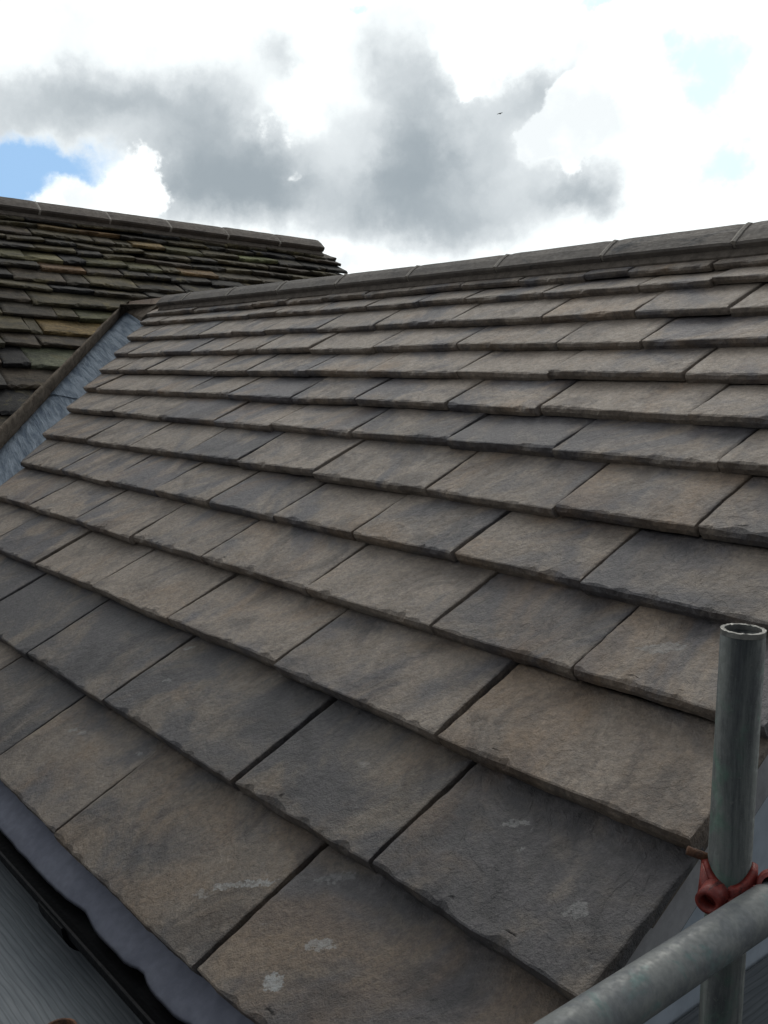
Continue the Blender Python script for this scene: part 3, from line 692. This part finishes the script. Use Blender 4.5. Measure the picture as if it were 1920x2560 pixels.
# ------------------------------------------------------------------ scaffold
DECK = -.10
POLE = Vector((-.558, .3919, 0))
pole = thing('scaffold_pole', (POLE.x, POLE.y, -4.6), 'upright dark weathered scaffold tube with an open top beside the verge', 'scaffold tube')
def local(bm, base):
    for v in bm.verts: v.co -= Vector(base)
bm = bmesh.new(); tube(bm, (POLE.x, POLE.y, -4.6), (POLE.x, POLE.y, .6435), .02415, .0203, 48, rings=2, jag=.0008); local(bm, (POLE.x, POLE.y, 0))
TB = Vector((-.504, .2983, .341))
for v in bm.verts: v.co.z += 4.6
o = link('tube', bm, M_GALV, pole, True)
bm = bmesh.new(); tube(bm, (POLE.x, POLE.y, .6385), (POLE.x, POLE.y, .6445), .0243, .0200, 48, jag=.0010)
for v in bm.verts: v.co -= Vector((POLE.x, POLE.y, -4.6))
link('cut_rim', bm, plain('bare_steel', (.13, .128, .12), (.22, .215, .20), 60, .5, .2, metal=.5), pole)
rail = thing('scaffold_rail', (TB.x, TB.y, TB.z), 'horizontal pale grey scaffold tube crossing in front of the upright one', 'scaffold tube')
bm = bmesh.new(); tube(bm, (0, -1.35, 0), (0, 1.4, 0), .02415, .0203, 48); link('tube', bm, M_TUBE, rail, True)
# coupler
CB = Vector((POLE.x, POLE.y, .334))
cpl = thing('scaffold_coupler', CB, 'red painted scaffold coupler clamping the two tubes together', 'coupler')
tc = (CAM - CB); tc.z = 0; tc.normalize(); sd_ = Vector((-tc.y, tc.x, 0))     # towards the camera, and to its right
def arcband(bm, c, ax, r0, r1, h, a0, a1, ref, seg=36, rise=0):
    ax = ax.normalized(); u = (ref - ref.dot(ax) * ax).normalized(); v = ax.cross(u); L_ = []
    for i in range(seg + 1):
        a = a0 + (a1 - a0) * i / seg; dvec = u * math.cos(a) + v * math.sin(a)
        tp_ = h / 2 + rise * (.5 - .5 * math.cos(a * 2))
        L_.append([bm.verts.new(c + dvec * r + ax * z_) for r, z_ in ((r0, -h / 2), (r1, -h / 2 + .003), (r1 + .0012, 0), (r1, tp_ - .003), (r0, tp_))])
    for A, B in zip(L_, L_[1:]):
        for j in range(5): bm.faces.new((A[j], B[j], B[(j + 1) % 5], A[(j + 1) % 5]))
    bm.faces.new(L_[0]); bm.faces.new(L_[-1][::-1])
Zx = Vector((0, 0, 1)); Yx = Vector((0, 1, 0)); O0 = Vector((0, 0, 0))
def cyl(bm, a, b, r, seg=24, r2=None, ri=None): 
    tube(bm, a, b, r, ri, seg)
bm = bmesh.new()
arcband(bm, O0, Zx, .0245, .0310, .036, 0, 2 * math.pi * .985, tc, rise=.020)
rc = TB - CB
lug = -sd_ * .0125 + tc * .030 + Vector((0, 0, .012))     # hollow boss to the left of the pole
dirb = (tc * .95 - sd_ * .30 - Vector((0, 0, .12))).normalized()
cyl(bm, lug, lug + dirb * .026, .0145, 28, ri=.0092)
cyl(bm, lug + dirb * .004, lug + dirb * .010, .0095, 20)
bmesh.ops.create_uvsphere(bm, u_segments=24, v_segments=14, radius=.014, matrix=Matrix.Translation(tc * .029 + sd_ * .010 + Vector((0, 0, -.006))) @ Matrix.Diagonal((1.35, 1.2, 1.0, 1)))
prism(bm, [-sd_ * .028 + tc * .010 + Vector((0, 0, .034)), -sd_ * .031 + tc * .012 - Vector((0, 0, .006)), -sd_ * .012 + tc * .030 - Vector((0, 0, .012)), -sd_ * .014 + tc * .030 + Vector((0, 0, .010))], tc * .006 - sd_ * .002)
bmesh.ops.bevel(bm, geom=[e for e in bm.edges if e.is_manifold and e.calc_face_angle(0) > .9 and e.calc_length() > .015], offset=.0018, segments=2, affect='EDGES')
o = link('body', bm, M_RED, cpl)
for p in o.data.polygons: p.use_smooth = len(p.vertices) == 4
bm = bmesh.new()                           # curled flap of the second half, over the rail on the right
fl = sd_ * .047 + tc * .014 + Vector((0, 0, .022))
arcband(bm, fl, tc + Vector((0, 0, .35)), .0125, .0165, .032, R(-40), R(235), Vector((0, 0, 1)), 24)
o = link('flap', bm, M_RED, cpl)
bm = bmesh.new()
prism(bm, [sd_ * .022 + tc * .022 - Vector((0, 0, .012)), sd_ * .024 + tc * .020 + Vector((0, 0, .022)), sd_ * .040 + tc * .018 + Vector((0, 0, .026)), sd_ * .062 + tc * .012 + Vector((0, 0, .004)), sd_ * .060 + tc * .012 - Vector((0, 0, .014))], tc * .007)
bmesh.ops.bevel(bm, geom=bm.edges[:], offset=.0022, segments=2, affect='EDGES')
link('hinge_plate', bm, M_RED, cpl)
bm = bmesh.new(); arcband(bm, Vector((rc.x, .034, rc.z)), Yx, .0245, .030, .042, R(-150), R(190), Vector((0, 0, 1)))
link('rail_band', bm, M_RED, cpl, True)
bm = bmesh.new()                           # rusty bolt sticking out to the left, nut
b0 = -sd_ * .020 + Vector((0, 0, .034)); cyl(bm, b0, b0 - sd_ * .027 + Vector((0, 0, .008)) + tc * .004, .0052, 20)
bmesh.ops.bevel(bm, geom=[e for e in bm.edges if len(e.link_faces) == 2 and e.calc_face_angle(0) > 1], offset=.0015, segments=2, affect='EDGES')
link('bolt', bm, M_RUST, cpl, True)
bm = bmesh.new(); n0 = fl + sd_ * .006 + tc * .012 + Vector((0, 0, -.004)); cyl(bm, n0, n0 + sd_ * .028 + Vector((0, 0, -.006)), .008, 6)
link('nut', bm, M_ZINC, cpl)

# rusty open tube end standing by the gutter
RB = Vector((-1.302, -.120, DECK))
st = thing('scaffold_pole', RB, 'short rusty tube stub standing on the boards below the gutter', 'scaffold tube')
bm = bmesh.new(); tube(bm, (0, 0, 0), (0, 0, .074), .0242, .0203, 32, jag=.001); link('tube', bm, M_RUST, st, True)
# boards: along the eaves (local x along the board) and along the gable
def board(L, W=.222, H=.036, seed=0):
    bm = bmesh.new(); box(bm, (-L / 2, -W / 2, -H), (L / 2, W / 2, 0))
    bmesh.ops.bevel(bm, geom=bm.edges[:], offset=.004, segments=2, affect='EDGES')
    return bm
first = link('scaffold_board', board(3.9), M_WOOD)
def place(o, loc, rz, label, group):
    o.location = loc; o.rotation_euler = (0, 0, rz); tag(o, label, 'scaffold board', group)
for i in range(6):
    o = first if i == 0 else first.copy()
    if i: col.objects.link(o)
    nth = ('first', 'second', 'third', 'fourth', 'fifth', 'sixth')[i]
    place(o, (-2.35 + .07 * (i % 3), -.075 - .228 * i, DECK), 0, 'grey grained scaffold board below the gutter, %s out from the eaves' % nth, 'scaffold boards along the eaves')
for i in range(6):
    o = first.copy(); col.objects.link(o)
    nth = ('first', 'second', 'third', 'fourth', 'fifth', 'sixth')[i]
    place(o, (-.69 + .228 * i, 2.17 + .05 * (i % 2), DECK), R(90), 'grey scaffold board beside the gable wall behind the tubes, %s from the wall' % nth, 'scaffold boards along the gable')

# ------------------------------------------------------------------ bird
bm = bmesh.new()
for sgn in (-1, 1):
    pr = [Vector((0, -.05, 0)), Vector((sgn * .09, -.05, .03)), Vector((sgn * .20, -.01, .005)), Vector((sgn * .10, .035, .025)), Vector((0, .06, 0))]
    prism(bm, pr, (0, 0, -.012))
bmesh.ops.create_uvsphere(bm, u_segments=12, v_segments=8, radius=.035, matrix=Matrix.Diagonal((1, 3.0, 1, 1)))
o = link('bird', bm, M_BIRD); o.location = (-43.94, 44.966, 16.508); o.rotation_euler = (0, R(-8), R(20))
tag(o, 'tiny dark bird gliding against the grey cloud', 'bird')
